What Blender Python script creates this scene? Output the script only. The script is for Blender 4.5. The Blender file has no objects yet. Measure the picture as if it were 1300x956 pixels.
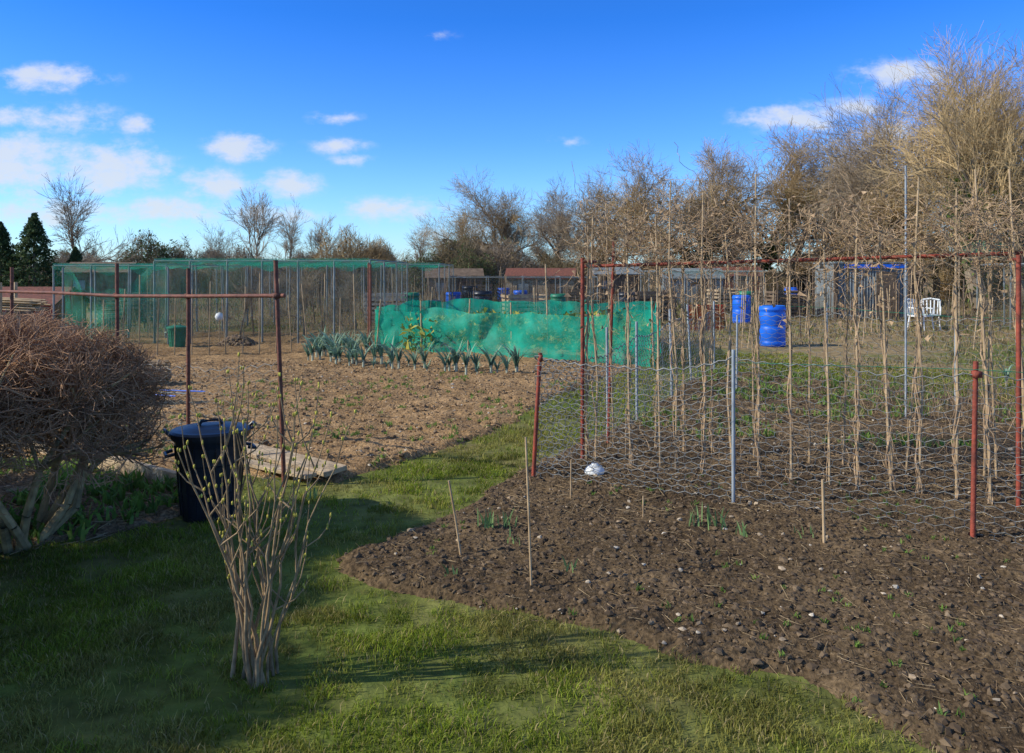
import bpy, math, random
import numpy as np
from mathutils import Vector
rng=np.random.default_rng(7); random.seed(7)
sc=bpy.context.scene
R=math.radians
# ---------------------------------------------------------------- materials
def newmat(n):
    m=bpy.data.materials.new(n); m.use_nodes=True
    nt=m.node_tree; b=nt.nodes['Principled BSDF']; return m,nt,b
def mat(n,c1,c2=None,scale=8,rough=.8,bump=0,bscale=None,spec=.3,attr=False,transl=0,metal=0,detail=2):
    m,nt,b=newmat(n); N=nt.nodes; L=nt.links
    c2=c2 or tuple(x*.6 for x in c1)
    tc=N.new('ShaderNodeTexCoord'); no=N.new('ShaderNodeTexNoise'); no.inputs['Scale'].default_value=scale; no.inputs['Detail'].default_value=detail
    L.new(tc.outputs['Object'],no.inputs['Vector'])
    r=N.new('ShaderNodeValToRGB'); r.color_ramp.elements[0].position=.32; r.color_ramp.elements[1].position=.68
    r.color_ramp.elements[0].color=(*c2,1); r.color_ramp.elements[1].color=(*c1,1)
    L.new(no.outputs['Fac'],r.inputs['Fac']); out=r.outputs['Color']
    if attr:
        a=N.new('ShaderNodeAttribute'); a.attribute_name='Col'
        mx=N.new('ShaderNodeMix'); mx.data_type='RGBA'; mx.blend_type='MULTIPLY'; mx.inputs['Factor'].default_value=1
        L.new(out,mx.inputs['A']); L.new(a.outputs['Color'],mx.inputs['B']); out=mx.outputs['Result']
    L.new(out,b.inputs['Base Color'])
    b.inputs['Roughness'].default_value=rough; b.inputs['Specular IOR Level'].default_value=spec; b.inputs['Metallic'].default_value=metal
    if bump:
        n2=N.new('ShaderNodeTexNoise'); n2.inputs['Scale'].default_value=bscale or scale*3; n2.inputs['Detail'].default_value=4
        L.new(tc.outputs['Object'],n2.inputs['Vector'])
        bp=N.new('ShaderNodeBump'); bp.inputs['Strength'].default_value=bump; bp.inputs['Distance'].default_value=.02
        L.new(n2.outputs['Fac'],bp.inputs['Height']); L.new(bp.outputs['Normal'],b.inputs['Normal'])
    if transl:
        t=N.new('ShaderNodeBsdfTranslucent'); L.new(out,t.inputs['Color']); ms=N.new('ShaderNodeMixShader'); ms.inputs[0].default_value=transl
        L.new(b.outputs[0],ms.inputs[1]); L.new(t.outputs[0],ms.inputs[2]); L.new(ms.outputs[0],N['Material Output'].inputs['Surface'])
    return m
def netmat(n,c,alpha,scale=3,var=.25):
    m=mat(n,c,tuple(x*.7 for x in c),scale=scale,rough=.6,transl=.35); nt=m.node_tree;N=nt.nodes;L=nt.links
    o=N['Material Output']; src=o.inputs['Surface'].links[0].from_socket
    tr=N.new('ShaderNodeBsdfTransparent'); ms=N.new('ShaderNodeMixShader')
    tc=N.new('ShaderNodeTexCoord'); no=N.new('ShaderNodeTexNoise'); no.inputs['Scale'].default_value=scale*1.5; no.inputs['Detail'].default_value=3
    L.new(tc.outputs['Object'],no.inputs['Vector'])
    mr=N.new('ShaderNodeMapRange'); mr.inputs['From Min'].default_value=.3; mr.inputs['From Max'].default_value=.7
    mr.inputs['To Min'].default_value=max(0,alpha-var); mr.inputs['To Max'].default_value=min(1,alpha+var)
    L.new(no.outputs['Fac'],mr.inputs['Value']); L.new(mr.outputs['Result'],ms.inputs[0])
    L.new(tr.outputs[0],ms.inputs[1]); L.new(src,ms.inputs[2]); L.new(ms.outputs[0],o.inputs['Surface']); return m
M={}
M['bark']=mat('bark',(.30,.23,.15),(.16,.125,.085),3,.9)
M['twig_gold']=mat('twig_gold',(.50,.35,.17),(.31,.22,.11),.5,.9)
M['twig_grey']=mat('twig_grey',(.40,.31,.20),(.25,.19,.13),.5,.9)
M['twig_dark']=mat('twig_dark',(.25,.185,.10),(.13,.10,.055),.5,.9)
M['leafcol']=mat('leaf_tinted',(1,1,1),(.6,.6,.6),4,.7,attr=True,transl=.25)
M['tint']=mat('tinted_matte',(1,1,1),(.72,.72,.72),30,.85,attr=True)
M['grass']=mat('grass_blades',(1,1,1),(.66,.68,.62),1.6,.6,attr=True,transl=.38,spec=.2)
M['rust']=mat('rusty_red_pipe',(.36,.07,.038),(.16,.045,.028),14,.7,bump=.3,detail=6)
M['rustd']=mat('rusty_brown_pipe',(.24,.085,.05),(.11,.045,.03),14,.7,bump=.3,detail=6)
M['cane']=mat('bamboo_cane',(.54,.38,.21),(.32,.215,.115),12,.6)
M['vine']=mat('dead_vine',(.48,.33,.19),(.24,.155,.09),18,.95)
M['galv']=mat('galvanised_blue_grey',(.36,.39,.40),(.24,.265,.28),10,.5)
M['wire']=mat('galvanised_wire',(.30,.30,.27),(.15,.15,.135),10,.5)
M['wood']=mat('weathered_wood',(.56,.42,.26),(.28,.20,.12),9,.85,bump=.5,detail=6)
M['woodd']=mat('dark_wood',(.19,.13,.085),(.10,.07,.045),5,.85,bump=.3)
M['binp']=mat('bin_black_plastic',(.014,.018,.028),(.009,.011,.017),6,.38,spec=.5,bump=.1)
M['blue']=mat('blue_plastic',(.010,.14,.70),(.008,.10,.52),4,.38,spec=.5)
M['gpl']=mat('green_plastic',(.02,.20,.11),(.015,.14,.07),4,.45,spec=.5)
M['white']=mat('white_plastic',(.8,.8,.76),(.6,.6,.55),9,.5)
M['redm']=mat('red_paint',(.34,.03,.02),(.22,.025,.02),6,.5)
M['brick']=mat('pale_block',(.48,.42,.34),(.30,.25,.20),7,.85,bump=.3)
M['twigfg']=mat('shrub_stem',(.38,.26,.14),(.18,.12,.065),20,.8,bump=.2)
M['hedge_twig']=mat('hedge_twig',(.50,.29,.16),(.26,.15,.085),8,.9)
M['hedge_bark']=mat('hedge_bark',(.46,.34,.17),(.21,.16,.085),14,.9,bump=.4)
M['netteal']=netmat('teal_net',(.010,.52,.32),.68,2.5,.26)
M['netgrn']=netmat('green_net',(.04,.36,.22),.08,1.5,.07)
M['nettop']=netmat('green_roof_net',(.04,.50,.29),.27,1.5,.2)
M['netgry']=netmat('grey_net',(.28,.27,.21),.11,1.2,.07)
M['netblk']=netmat('dark_net',(.10,.10,.075),.20,1.2,.12)
M['netred']=netmat('red_barrier_net',(.6,.07,.03),.6,3,.1)
M['steel']=mat('grey_steel',(.24,.26,.25),(.15,.165,.16),5,.6)

# ---------------------------------------------------------------- mesh building
class B:
    def __init__(s): s.V=[];s.F=[];s.MI=[];s.C=[];s.n=0
    def add(s,V,F,mi=0,col=None):
        V=np.asarray(V,float).reshape(-1,3)
        if len(V)==0: return
        F=np.asarray(F,int)+s.n; s.V.append(V); s.n+=len(V); s.F.append(F)
        s.MI.append(np.full(len(F),mi) if np.isscalar(mi) else np.asarray(mi))
        if col is None: col=(1,1,1)
        col=np.asarray(col,float)
        if col.ndim==1: col=np.tile(col,(len(V),1))
        s.C.append(col)
    def mesh(s,name,mats,smooth=False):
        V=np.concatenate(s.V); me=bpy.data.meshes.new(name)
        for m in mats: me.materials.append(M[m] if isinstance(m,str) else m)
        nl=sum(f.size for f in s.F); npoly=sum(len(f) for f in s.F)
        me.vertices.add(len(V)); me.vertices.foreach_set('co',V.astype(np.float32).ravel())
        me.loops.add(nl); me.loops.foreach_set('vertex_index',np.concatenate([f.ravel() for f in s.F]).astype(np.int32))
        me.polygons.add(npoly); st=[];o=0
        for f in s.F:
            k=f.shape[1]; st.append(o+np.arange(len(f))*k); o+=f.size
        me.polygons.foreach_set('loop_start',np.concatenate(st).astype(np.int32))
        me.polygons.foreach_set('material_index',np.concatenate(s.MI).astype(np.int32))
        me.update(calc_edges=True)
        me.polygons.foreach_set('use_smooth',np.full(npoly,smooth))
        a=me.color_attributes.new('Col','FLOAT_COLOR','POINT')
        C=np.concatenate(s.C); C=np.hstack([C,np.ones((len(C),1))]); a.data.foreach_set('color',C.astype(np.float32).ravel())
        me.validate(); return me
    def obj(s,name,mats,smooth=False,loc=(0,0,0),rot=0):
        o=bpy.data.objects.new(name,s.mesh(name,mats,smooth)); sc.collection.objects.link(o); o.location=loc; o.rotation_euler[2]=rot; return o
    # primitives
    def segs(s,S,k=4,mi=0,col=None):
        S=np.asarray(S,float)
        if len(S)==0: return
        p0,p1,r0,r1=S[:,:3],S[:,3:6],S[:,6],S[:,7]
        d=p1-p0; d/=np.linalg.norm(d,axis=1,keepdims=True)+1e-9
        ref=np.where(np.abs(d[:,2:3])>.9,np.array([[1,0,0.]]),np.array([[0,0,1.]]))
        a=np.cross(d,ref); a/=np.linalg.norm(a,axis=1,keepdims=True)+1e-9; b=np.cross(d,a)
        t=np.arange(k)*2*math.pi/k
        ring=a[:,None]*np.cos(t)[None,:,None]+b[:,None]*np.sin(t)[None,:,None]
        V=np.concatenate([p0[:,None]+ring*r0[:,None,None],p1[:,None]+ring*r1[:,None,None]],1)
        i=np.arange(k); j=(i+1)%k
        f=np.stack([i,i+k,j+k,j],1); n=len(S)
        F=(f[None]+(np.arange(n)*2*k)[:,None,None]).reshape(-1,4)
        m=mi if np.isscalar(mi) else np.repeat(mi,k)
        c=None if col is None else (np.repeat(col,2*k,axis=0) if np.ndim(col)==2 else col)
        s.add(V.reshape(-1,3),F,m,c)
    def tube(s,pts,r,k=8,mi=0,cap=True,col=None):
        pts=np.asarray(pts,float); n=len(pts); r=np.full(n,r) if np.isscalar(r) else np.asarray(r,float)
        d=np.gradient(pts,axis=0); d/=np.linalg.norm(d,axis=1,keepdims=True)+1e-9
        ref=np.array([1,0,0.]) if abs(d[0,2])>.7 else np.array([0,0,1.])
        a=np.cross(d,ref); a/=np.linalg.norm(a,axis=1,keepdims=True)+1e-9; b=np.cross(d,a)
        t=np.arange(k)*2*math.pi/k
        V=pts[:,None]+(a[:,None]*np.cos(t)[None,:,None]+b[:,None]*np.sin(t)[None,:,None])*r[:,None,None]
        i=np.arange(k);j=(i+1)%k; f=np.stack([i,i+k,j+k,j],1)
        F=(f[None]+(np.arange(n-1)*k)[:,None,None]).reshape(-1,4)
        s.add(V.reshape(-1,3),F,mi,col)
        if cap:
            for e in (0,n-1):
                c=pts[e]; VV=np.vstack([V[e],c[None]]); s.add(VV,np.stack([i,j,np.full(k,k)],1),mi,col)
    def box(s,c,size,mi=0,rot=0,col=None):
        x,y,z=[v/2 for v in size]
        V=np.array([[sx*x,sy*y,sz*z] for sz in(-1,1) for sy in(-1,1) for sx in(-1,1)],float)
        ca,sa=math.cos(rot),math.sin(rot); V=np.stack([V[:,0]*ca-V[:,1]*sa,V[:,0]*sa+V[:,1]*ca,V[:,2]],1)+np.array(c)
        s.add(V,[[0,2,3,1],[4,5,7,6],[0,1,5,4],[2,6,7,3],[0,4,6,2],[1,3,7,5]],mi,col)
    def lathe(s,prof,k=28,mi=0,c=(0,0,0)):
        t=np.arange(k)*2*math.pi/k; n=len(prof); P=np.array(prof,float)
        V=np.stack([P[:,0][:,None]*np.cos(t),P[:,0][:,None]*np.sin(t),np.repeat(P[:,1][:,None],k,1)],2)+np.array(c)
        i=np.arange(k);j=(i+1)%k; f=np.stack([i,j,j+k,i+k],1)
        s.add(V.reshape(-1,3),(f[None]+(np.arange(n-1)*k)[:,None,None]).reshape(-1,4),mi)
    def sheet(s,G,mi=0,col=None):   # G: (a,b,3)
        a,b,_=G.shape; I=np.arange(a*b).reshape(a,b)
        F=np.stack([I[:-1,:-1],I[1:,:-1],I[1:,1:],I[:-1,1:]],-1).reshape(-1,4); s.add(G.reshape(-1,3),F,mi,col)
ph=(1+5**.5)/2
ICO=np.array([(-1,ph,0),(1,ph,0),(-1,-ph,0),(1,-ph,0),(0,-1,ph),(0,1,ph),(0,-1,-ph),(0,1,-ph),(ph,0,-1),(ph,0,1),(-ph,0,-1),(-ph,0,1)])/1.9
ICOF=np.array([(0,11,5),(0,5,1),(0,1,7),(0,7,10),(0,10,11),(1,5,9),(5,11,4),(11,10,2),(10,7,6),(7,1,8),(3,9,4),(3,4,2),(3,2,6),(3,6,8),(3,8,9),(4,9,5),(2,4,11),(6,2,10),(8,6,7),(9,8,1)])
def lumps(b,P,size,col=None,mi=0,flat=.7,jit=.35):
    n=len(P); V=ICO[None]*(1+rng.uniform(-jit,jit,(n,12,3)))*size[:,None,None]*rng.uniform(.7,1.3,(n,1,3))
    V[:,:,2]*=flat; a=rng.uniform(0,6.28,n); ca,sa=np.cos(a)[:,None],np.sin(a)[:,None]
    V=np.stack([V[:,:,0]*ca-V[:,:,1]*sa,V[:,:,0]*sa+V[:,:,1]*ca,V[:,:,2]],2)+P[:,None]
    F=(ICOF[None]+(np.arange(n)*12)[:,None,None]).reshape(-1,3)
    b.add(V.reshape(-1,3),F,mi,None if col is None else np.repeat(col,12,axis=0))
# ---------------------------------------------------------------- noise
def vn(x,y,seed=0):
    xi=np.floor(x);yi=np.floor(y);fx=x-xi;fy=y-yi; fx=fx*fx*(3-2*fx);fy=fy*fy*(3-2*fy)
    def h(a,b):
        v=np.sin(a*127.1+b*311.7+seed*74.7)*43758.5453; return v-np.floor(v)
    return (h(xi,yi)*(1-fx)+h(xi+1,yi)*fx)*(1-fy)+(h(xi,yi+1)*(1-fx)+h(xi+1,yi+1)*fx)*fy
def fb(x,y,f,o=4,seed=0):
    s=0;a=1;t=0
    for k in range(o): s=s+a*(vn(x*f,y*f,seed+k)-.5); t+=a; a*=.55; f*=2.1
    return s/t*2
def sdist(poly,x,y):
    P=np.array(poly,float); d=np.full(x.shape,1e9); ins=np.zeros(x.shape,bool)
    for i in range(len(P)):
        a=P[i];b=P[(i+1)%len(P)]; e=b-a; t=np.clip(((x-a[0])*e[0]+(y-a[1])*e[1])/(e@e),0,1)
        d=np.minimum(d,np.hypot(x-a[0]-t*e[0],y-a[1]-t*e[1]))
        c=((a[1]>y)!=(b[1]>y))&(x<(b[0]-a[0])*(y-a[1])/(b[1]-a[1]+1e-12)+a[0]); ins^=c
    return np.where(ins,d,-d)
SOIL=[(1.67,2.3),(1.17,3.29),(.78,3.43),(.336,3.77),(-.195,3.95),(-.705,4.19),(-1.04,4.46),(-1.07,4.70),(-.887,4.98),(-.638,5.37),(-.298,6.02),(-.05,6.6),(.35,7.4),(.85,8.18),(1.95,10.5),(2.77,12.5),(3.45,13.6),(5.0,12.5),(5.67,11.45),(6.5,10.1),(9.5,9),(9.5,2.3)]
LEFT=[(-1.385,6.36),(-.9,7.0),(-.39,7.9),(.05,8.8),(.6,10.7),(1.56,12.7),(2.4,14.0),(2.3,22),(-12,22),(-11,10),(-6.3,7.8),(-3.65,7.0),(-2.9,6.5),(-2.4,6.6)]
LITT=[(-3.65,6.9),(-2.5,6.15),(-2.2,5.6),(-2.55,5.1),(-3.3,4.6),(-5.5,4.6),(-6.5,7.4)]
RSTRIP=[(3.2,14.2),(5,12.6),(5.7,11.4),(6.5,10.1),(9.5,9),(12,9),(12,11.8),(8.2,12.7),(6,14.2),(4.4,16)]
AMP=.021
def soilz(x,y,poly,amp,base,seed):
    d=sdist(poly,x,y)+.12*fb(x,y,3,4,seed+9)
    e=np.clip(d/.16,0,1); e=e*e*(3-2*e)
    n=fb(x,y,1.1,2,seed)*.8+fb(x,y,5,4,seed+3)*1.1+1.0*np.abs(fb(x,y,17,3,seed+5))
    return -.03+e*(base+.03+amp*n),d
def patch(name,poly,res,amp,base,seed,m):
    P=np.array(poly); x=np.arange(P[:,0].min()-.2,P[:,0].max()+.2,res); y=np.arange(max(2.3,P[:,1].min()-.2),P[:,1].max()+.2,res)
    X,Y=np.meshgrid(x,y); Z,d=soilz(X,Y,poly,amp,base,seed)
    Z+= rng.normal(0,amp*.22,Z.shape)*(d>0)
    keep=(d>-.06)&(Y>2.3)
    a,b_=X.shape; I=np.arange(a*b_).reshape(a,b_)
    F=np.stack([I[:-1,:-1],I[:-1,1:],I[1:,1:],I[1:,:-1]],-1); k=keep[:-1,:-1]&keep[1:,1:]&keep[:-1,1:]&keep[1:,:-1]
    F=F[k]; V=np.stack([X,Y,Z],-1).reshape(-1,3); u,inv=np.unique(F,return_inverse=True)
    B_=B(); B_.add(V[u],inv.reshape(-1,4)); return B_.obj(name,[m],True)
def soilmat(n,a,b,c,sp,spd):
    m,nt,bs=newmat(n);N=nt.nodes;L=nt.links
    tc=N.new('ShaderNodeTexCoord'); n1=N.new('ShaderNodeTexNoise'); n1.inputs['Scale'].default_value=1.3;n1.inputs['Detail'].default_value=7;n1.inputs['Roughness'].default_value=.7
    L.new(tc.outputs['Object'],n1.inputs['Vector'])
    r=N.new('ShaderNodeValToRGB'); e=r.color_ramp.elements; e[0].position=.35;e[0].color=(*a,1);e[1].position=.65;e[1].color=(*c,1); q=e.new(.5); q.color=(*b,1)
    L.new(n1.outputs['Fac'],r.inputs[0])
    n2=N.new('ShaderNodeTexNoise'); n2.inputs['Scale'].default_value=45;n2.inputs['Detail'].default_value=4
    L.new(tc.outputs['Object'],n2.inputs['Vector'])
    mr=N.new('ShaderNodeMapRange'); mr.inputs[1].default_value=.3;mr.inputs[2].default_value=.7;mr.inputs[3].default_value=.4;mr.inputs[4].default_value=1.5; L.new(n2.outputs['Fac'],mr.inputs[0])
    mx=N.new('ShaderNodeMix'); mx.data_type='RGBA'; mx.blend_type='MULTIPLY'; mx.inputs['Factor'].default_value=1
    L.new(r.outputs[0],mx.inputs['A']); L.new(mr.outputs[0],mx.inputs['B'])
    vo=N.new('ShaderNodeTexVoronoi'); vo.inputs['Scale'].default_value=sp; L.new(tc.outputs['Object'],vo.inputs['Vector'])
    st=N.new('ShaderNodeMapRange'); st.inputs[1].default_value=spd;st.inputs[2].default_value=spd*.6;st.inputs[3].default_value=0;st.inputs[4].default_value=.6; L.new(vo.outputs['Distance'],st.inputs[0])
    m2=N.new('ShaderNodeMix'); m2.data_type='RGBA'; L.new(st.outputs[0],m2.inputs['Factor']); L.new(mx.outputs['Result'],m2.inputs['A']); m2.inputs['B'].default_value=(.38,.28,.17,1)
    L.new(m2.outputs['Result'],bs.inputs['Base Color']); bs.inputs['Roughness'].default_value=.95; bs.inputs['Specular IOR Level'].default_value=.15
    bp=N.new('ShaderNodeBump'); bp.inputs['Strength'].default_value=1.0; bp.inputs['Distance'].default_value=.014; L.new(n2.outputs['Fac'],bp.inputs['Height']); L.new(bp.outputs[0],bs.inputs['Normal']); return m
S1=soilmat('dark_soil',(.066,.043,.023),(.105,.070,.037),(.17,.115,.062),32,.10)
S2=soilmat('tilled_soil',(.21,.125,.057),(.31,.19,.088),(.40,.25,.12),14,.16)
S3=soilmat('litter_soil',(.16,.10,.055),(.26,.17,.095),(.36,.25,.14),20,.2)
def groundmat():
    m,nt,bs=newmat('ground_grass_and_earth');N=nt.nodes;L=nt.links
    tc=N.new('ShaderNodeTexCoord'); n1=N.new('ShaderNodeTexNoise'); n1.inputs['Scale'].default_value=.22;n1.inputs['Detail'].default_value=9;n1.inputs['Roughness'].default_value=.65
    L.new(tc.outputs['Object'],n1.inputs['Vector'])
    r=N.new('ShaderNodeValToRGB'); e=r.color_ramp.elements; e[0].position=.36;e[0].color=(.11,.14,.028,1);e[1].position=.66;e[1].color=(.33,.23,.11,1); q=e.new(.47); q.color=(.17,.165,.05,1); q=e.new(.55); q.color=(.28,.20,.10,1)
    n2=N.new('ShaderNodeTexNoise'); n2.inputs['Scale'].default_value=6;n2.inputs['Detail'].default_value=8; L.new(tc.outputs['Object'],n2.inputs['Vector'])
    sp=N.new('ShaderNodeSeparateXYZ'); L.new(tc.outputs['Object'],sp.inputs[0])
    mr=N.new('ShaderNodeMapRange'); mr.inputs[1].default_value=12;mr.inputs[2].default_value=19;mr.inputs[3].default_value=-.08;mr.inputs[4].default_value=.06; L.new(sp.outputs['Y'],mr.inputs[0])
    ad=N.new('ShaderNodeMath'); L.new(n1.outputs['Fac'],ad.inputs[0]); L.new(mr.outputs[0],ad.inputs[1]); L.new(ad.outputs[0],r.inputs[0])
    m3=N.new('ShaderNodeMapRange'); m3.inputs[1].default_value=.3;m3.inputs[2].default_value=.7;m3.inputs[3].default_value=.55;m3.inputs[4].default_value=1.3; L.new(n2.outputs['Fac'],m3.inputs[0])
    mx=N.new('ShaderNodeMix'); mx.data_type='RGBA'; mx.blend_type='MULTIPLY'; mx.inputs['Factor'].default_value=1
    L.new(r.outputs[0],mx.inputs['A']); L.new(m3.outputs[0],mx.inputs['B']); L.new(mx.outputs['Result'],bs.inputs['Base Color']); bs.inputs['Roughness'].default_value=.95; bs.inputs['Specular IOR Level'].default_value=.1
    bp=N.new('ShaderNodeBump'); bp.inputs['Strength'].default_value=.8; bp.inputs['Distance'].default_value=.06; L.new(n2.outputs['Fac'],bp.inputs['Height']); L.new(bp.outputs[0],bs.inputs['Normal']); return m
b=B(); b.sheet(np.stack(np.meshgrid(np.linspace(-500,500,41),np.linspace(-200,800,41),[0.],indexing='ij'),-1)[:,:,0]); b.obj('ground',[groundmat()])
patch('vegetable_bed_soil',SOIL,.018,AMP,.035,1,S1)
patch('tilled_plot_soil',LEFT,.045,.030,.03,21,S2)
patch('leaf_litter_ground',LITT,.03,.03,.02,41,S3)
# clods & stones
def scatter(poly,n,box=None,margin=.05):
    P=np.array(poly); x0,y0=P.min(0);x1,y1=P.max(0)
    if box: x0,x1,y0,y1=box
    x=rng.uniform(x0,x1,n);y=rng.uniform(y0,y1,n); k=sdist(poly,x,y)>margin; return x[k],y[k]
def clods(name,poly,n,amp,base,seed,s0,s1,box,cols,m='tint',pw=3):
    x,y=scatter(poly,n,box); z,_=soilz(x,y,poly,amp,base,seed)
    sz=s0+(s1-s0)*rng.random(len(x))**pw; cols=np.array(cols); c=cols[rng.integers(0,len(cols),len(x))]*rng.uniform(.75,1.2,(len(x),1))
    b=B(); lumps(b,np.stack([x,y,z+sz*.0],1),sz,c,flat=.65,jit=.45); b.obj(name,[m],False)
DK=[(.112,.074,.040),(.13,.087,.047),(.09,.058,.031),(.17,.115,.064)]
clods('soil_clods',SOIL,48000,AMP,.035,1,.003,.023,(-1.2,4.5,2.4,6.8),DK,pw=5)
clods('soil_clods',SOIL,16000,AMP,.035,1,.005,.028,(0,8,6.5,13.5),DK,pw=4)
clods('soil_clods',LEFT,24000,.030,.03,21,.007,.032,(-7,2,6.3,15),[(.34,.21,.10),(.28,.17,.08),(.40,.26,.13),(.22,.135,.066)])
ST=[(.50,.40,.28),(.42,.32,.21),(.58,.50,.38),(.36,.26,.16)]
clods('pebbles',SOIL,1000,AMP,.042,1,.004,.020,(-1.2,5,2.4,9),ST)
clods('pebbles',LEFT,1500,.030,.03,21,.008,.026,(-7,2,6.3,15),ST)
clods('litter_clods',LITT,3000,.03,.02,41,.006,.03,None,[(.28,.19,.10),(.4,.29,.16),(.18,.12,.06)])
def bits(name,poly,n,amp,base,seed,box,L0,L1,cols,r=.0018):
    x,y=scatter(poly,n,box,.0); z,_=soilz(x,y,poly,amp,base,seed); n=len(x); a=rng.uniform(0,6.28,n); l=rng.uniform(L0,L1,n)
    p=np.stack([x,y,np.maximum(z,0)+.008],1); d=np.stack([np.cos(a)*l,np.sin(a)*l,rng.normal(.0,.15,n)*l],1)
    S=np.hstack([p-d/2,p+d/2,np.full((n,1),r),np.full((n,1),r*.6)]); c=np.array(cols)[rng.integers(0,len(cols),n)]
    b=B(); b.segs(S,3,0,c); b.obj(name,['tint'])
SC=[(.48,.35,.19),(.36,.25,.13),(.28,.18,.09)]
bits('straw_litter',SOIL,4200,AMP,.035,1,(-1.2,5,2.4,7),.02,.10,SC,.0013)
bits('straw_litter',SOIL,7000,AMP,.035,1,(0,8,5.5,13),.05,.22,SC,.002)
bits('twig_litter',LITT,2800,.03,.02,41,None,.05,.4,SC,.003)
bits('straw_litter',LEFT,2000,.030,.03,21,(-6,2,6.3,14),.05,.2,SC,.003)
# ---------------------------------------------------------------- grass
def blades(name,x,y,z,h,w,cols):
    n=len(x); a=rng.uniform(0,6.28,n); lean=rng.uniform(.15,1.2,n)*h; la=rng.uniform(0,6.28,n)
    dx,dy=np.cos(a)*w/2,np.sin(a)*w/2; lx,ly=np.cos(la)*lean,np.sin(la)*lean
    p=np.stack([x,y,z],1)
    def o(ax,ay,az): return p+np.stack([ax,ay,az],1)
    V=np.stack([o(-dx,-dy,0*h),o(dx,dy,0*h),o(dx*.8+lx*.35,dy*.8+ly*.35,h*.62),o(-dx*.8+lx*.35,-dy*.8+ly*.35,h*.62),o(lx,ly,h)],1)
    i=np.arange(n)*5
    b=B(); c=np.repeat(cols,5,axis=0); b.add(V.reshape(-1,3),np.stack([i,i+1,i+2,i+3],1),0,c)
    b.add(V.reshape(-1,3),np.stack([i+3,i+2,i+4],1),0,c); b.obj(name,['grass'])
def gcol(x,y,n):
    t=rng.random((n,1)); g=np.array([[.23,.32,.024]])*(1-t)+np.array([[.41,.46,.055]])*t
    pn=np.clip(fb(x,y,1.9,4,77)*2.8+.40,0,1)[:,None]; g=g*(1-.7*pn)+np.array([[.40,.33,.10]])*.7*pn
    dk=np.clip(fb(x,y,3.1,3,79)*2.5,0,1)[:,None]; g=g*(1-.35*dk)
    dry=rng.random((n,1))<.14; g=np.where(dry,np.array([[.52,.41,.18]]),g); return g*rng.uniform(.6,1.2,(n,1))
def lawn(name,box,dens,h,w,polys_out,poly_in=None,clump=1):
    n=int((box[1]-box[0])*(box[3]-box[2])*dens); x=rng.uniform(box[0],box[1],n); y=rng.uniform(box[2],box[3],n)
    k=np.abs(x)<y*.75+.9; edge=np.full(n,9.)
    for p in polys_out:
        sd=sdist(p,x,y)+.12*fb(x,y,3,4,30); k&=(sd<rng.exponential(.06,n)-.0); edge=np.minimum(edge,-sd)
    if poly_in: k&=sdist(poly_in,x,y)+.25*fb(x,y,2,3,31)>0
    k&=rng.random(n)<np.clip(.55+fb(x,y,2.2,3,55)*1.3+fb(x,y,9,2,56)*1.0,.05,1)*np.clip(.45+edge*3,.3,1)
    x,y=x[k],y[k]; n=len(x); hh=h*rng.uniform(.4,1.3,n)*(1+.9*np.clip(fb(x,y,5,3,66),-1,1)); blades(name,x,y,np.full(n,-.002),hh,np.full(n,w),gcol(x,y,n))
lawn('grass_lawn',(-4.2,2.2,2.4,5.2),15000,.033,.0042,[SOIL,LITT])
lawn('grass_path',(-4,1.2,5.2,8.5),8000,.036,.006,[SOIL,LEFT,LITT])
lawn('grass_path',(-1,6,8.5,16.5),2600,.045,.010,[SOIL,LEFT])
lawn('grass_strip',(3,12,9,16),2200,.08,.012,[SOIL],RSTRIP)
def field(name,box,n,h,w,cols):
    x=rng.uniform(box[0],box[1],n);y=rng.uniform(box[2],box[3],n); k=(np.abs(x)<y*.8+1)&(sdist(LEFT,x,y)<0)&(sdist(SOIL,x,y)<0)&(fb(x,y,.35,3,12)>-.25)
    x,y=x[k],y[k];n=len(x); c=np.array(cols)[rng.integers(0,len(cols),n)]*rng.uniform(.6,1.2,(n,1)); blades(name,x,y,np.zeros(n),h*rng.uniform(.4,1.4,n),np.full(n,w),c)
field('rough_grass',(-26,26,14,34),70000,.10,.022,[(.24,.28,.07),(.38,.29,.14),(.45,.33,.16),(.28,.21,.11)])
field('rough_grass',(-50,50,34,60),30000,.3,.08,[(.22,.24,.07),(.36,.27,.13),(.32,.24,.12)])
def weeds(name,poly,n,amp,base,seed,box,s,cols):
    x,y=scatter(poly,n,box); k=fb(x,y,1.2,3,88)>.05; x,y=x[k],y[k]; z,_=soilz(x,y,poly,amp,base,seed); m=9
    X=np.repeat(x,m)+rng.normal(0,s*.4,len(x)*m);Y=np.repeat(y,m)+rng.normal(0,s*.4,len(x)*m);Z=np.repeat(z,m); n=len(X)
    c=np.array(cols)[rng.integers(0,len(cols),n)]*rng.uniform(.7,1.2,(n,1)); blades(name,X,Y,Z,s*rng.uniform(.5,1.3,n),np.full(n,s*.28),c)
GC=[(.20,.33,.05),(.26,.38,.08),(.16,.26,.06)]
weeds('weed_seedlings',SOIL,600,AMP,.035,1,(-1,4.5,2.6,6.5),.024,GC)
weeds('weed_seedlings',SOIL,2000,AMP,.035,1,(.5,8,7.5,13),.07,GC+[(.42,.33,.16)])
weeds('weed_seedlings',LEFT,1300,.030,.03,21,(-6,2,6.5,13),.04,GC)
weeds('weed_tufts',LITT,600,.03,.02,41,None,.10,GC)
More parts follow.
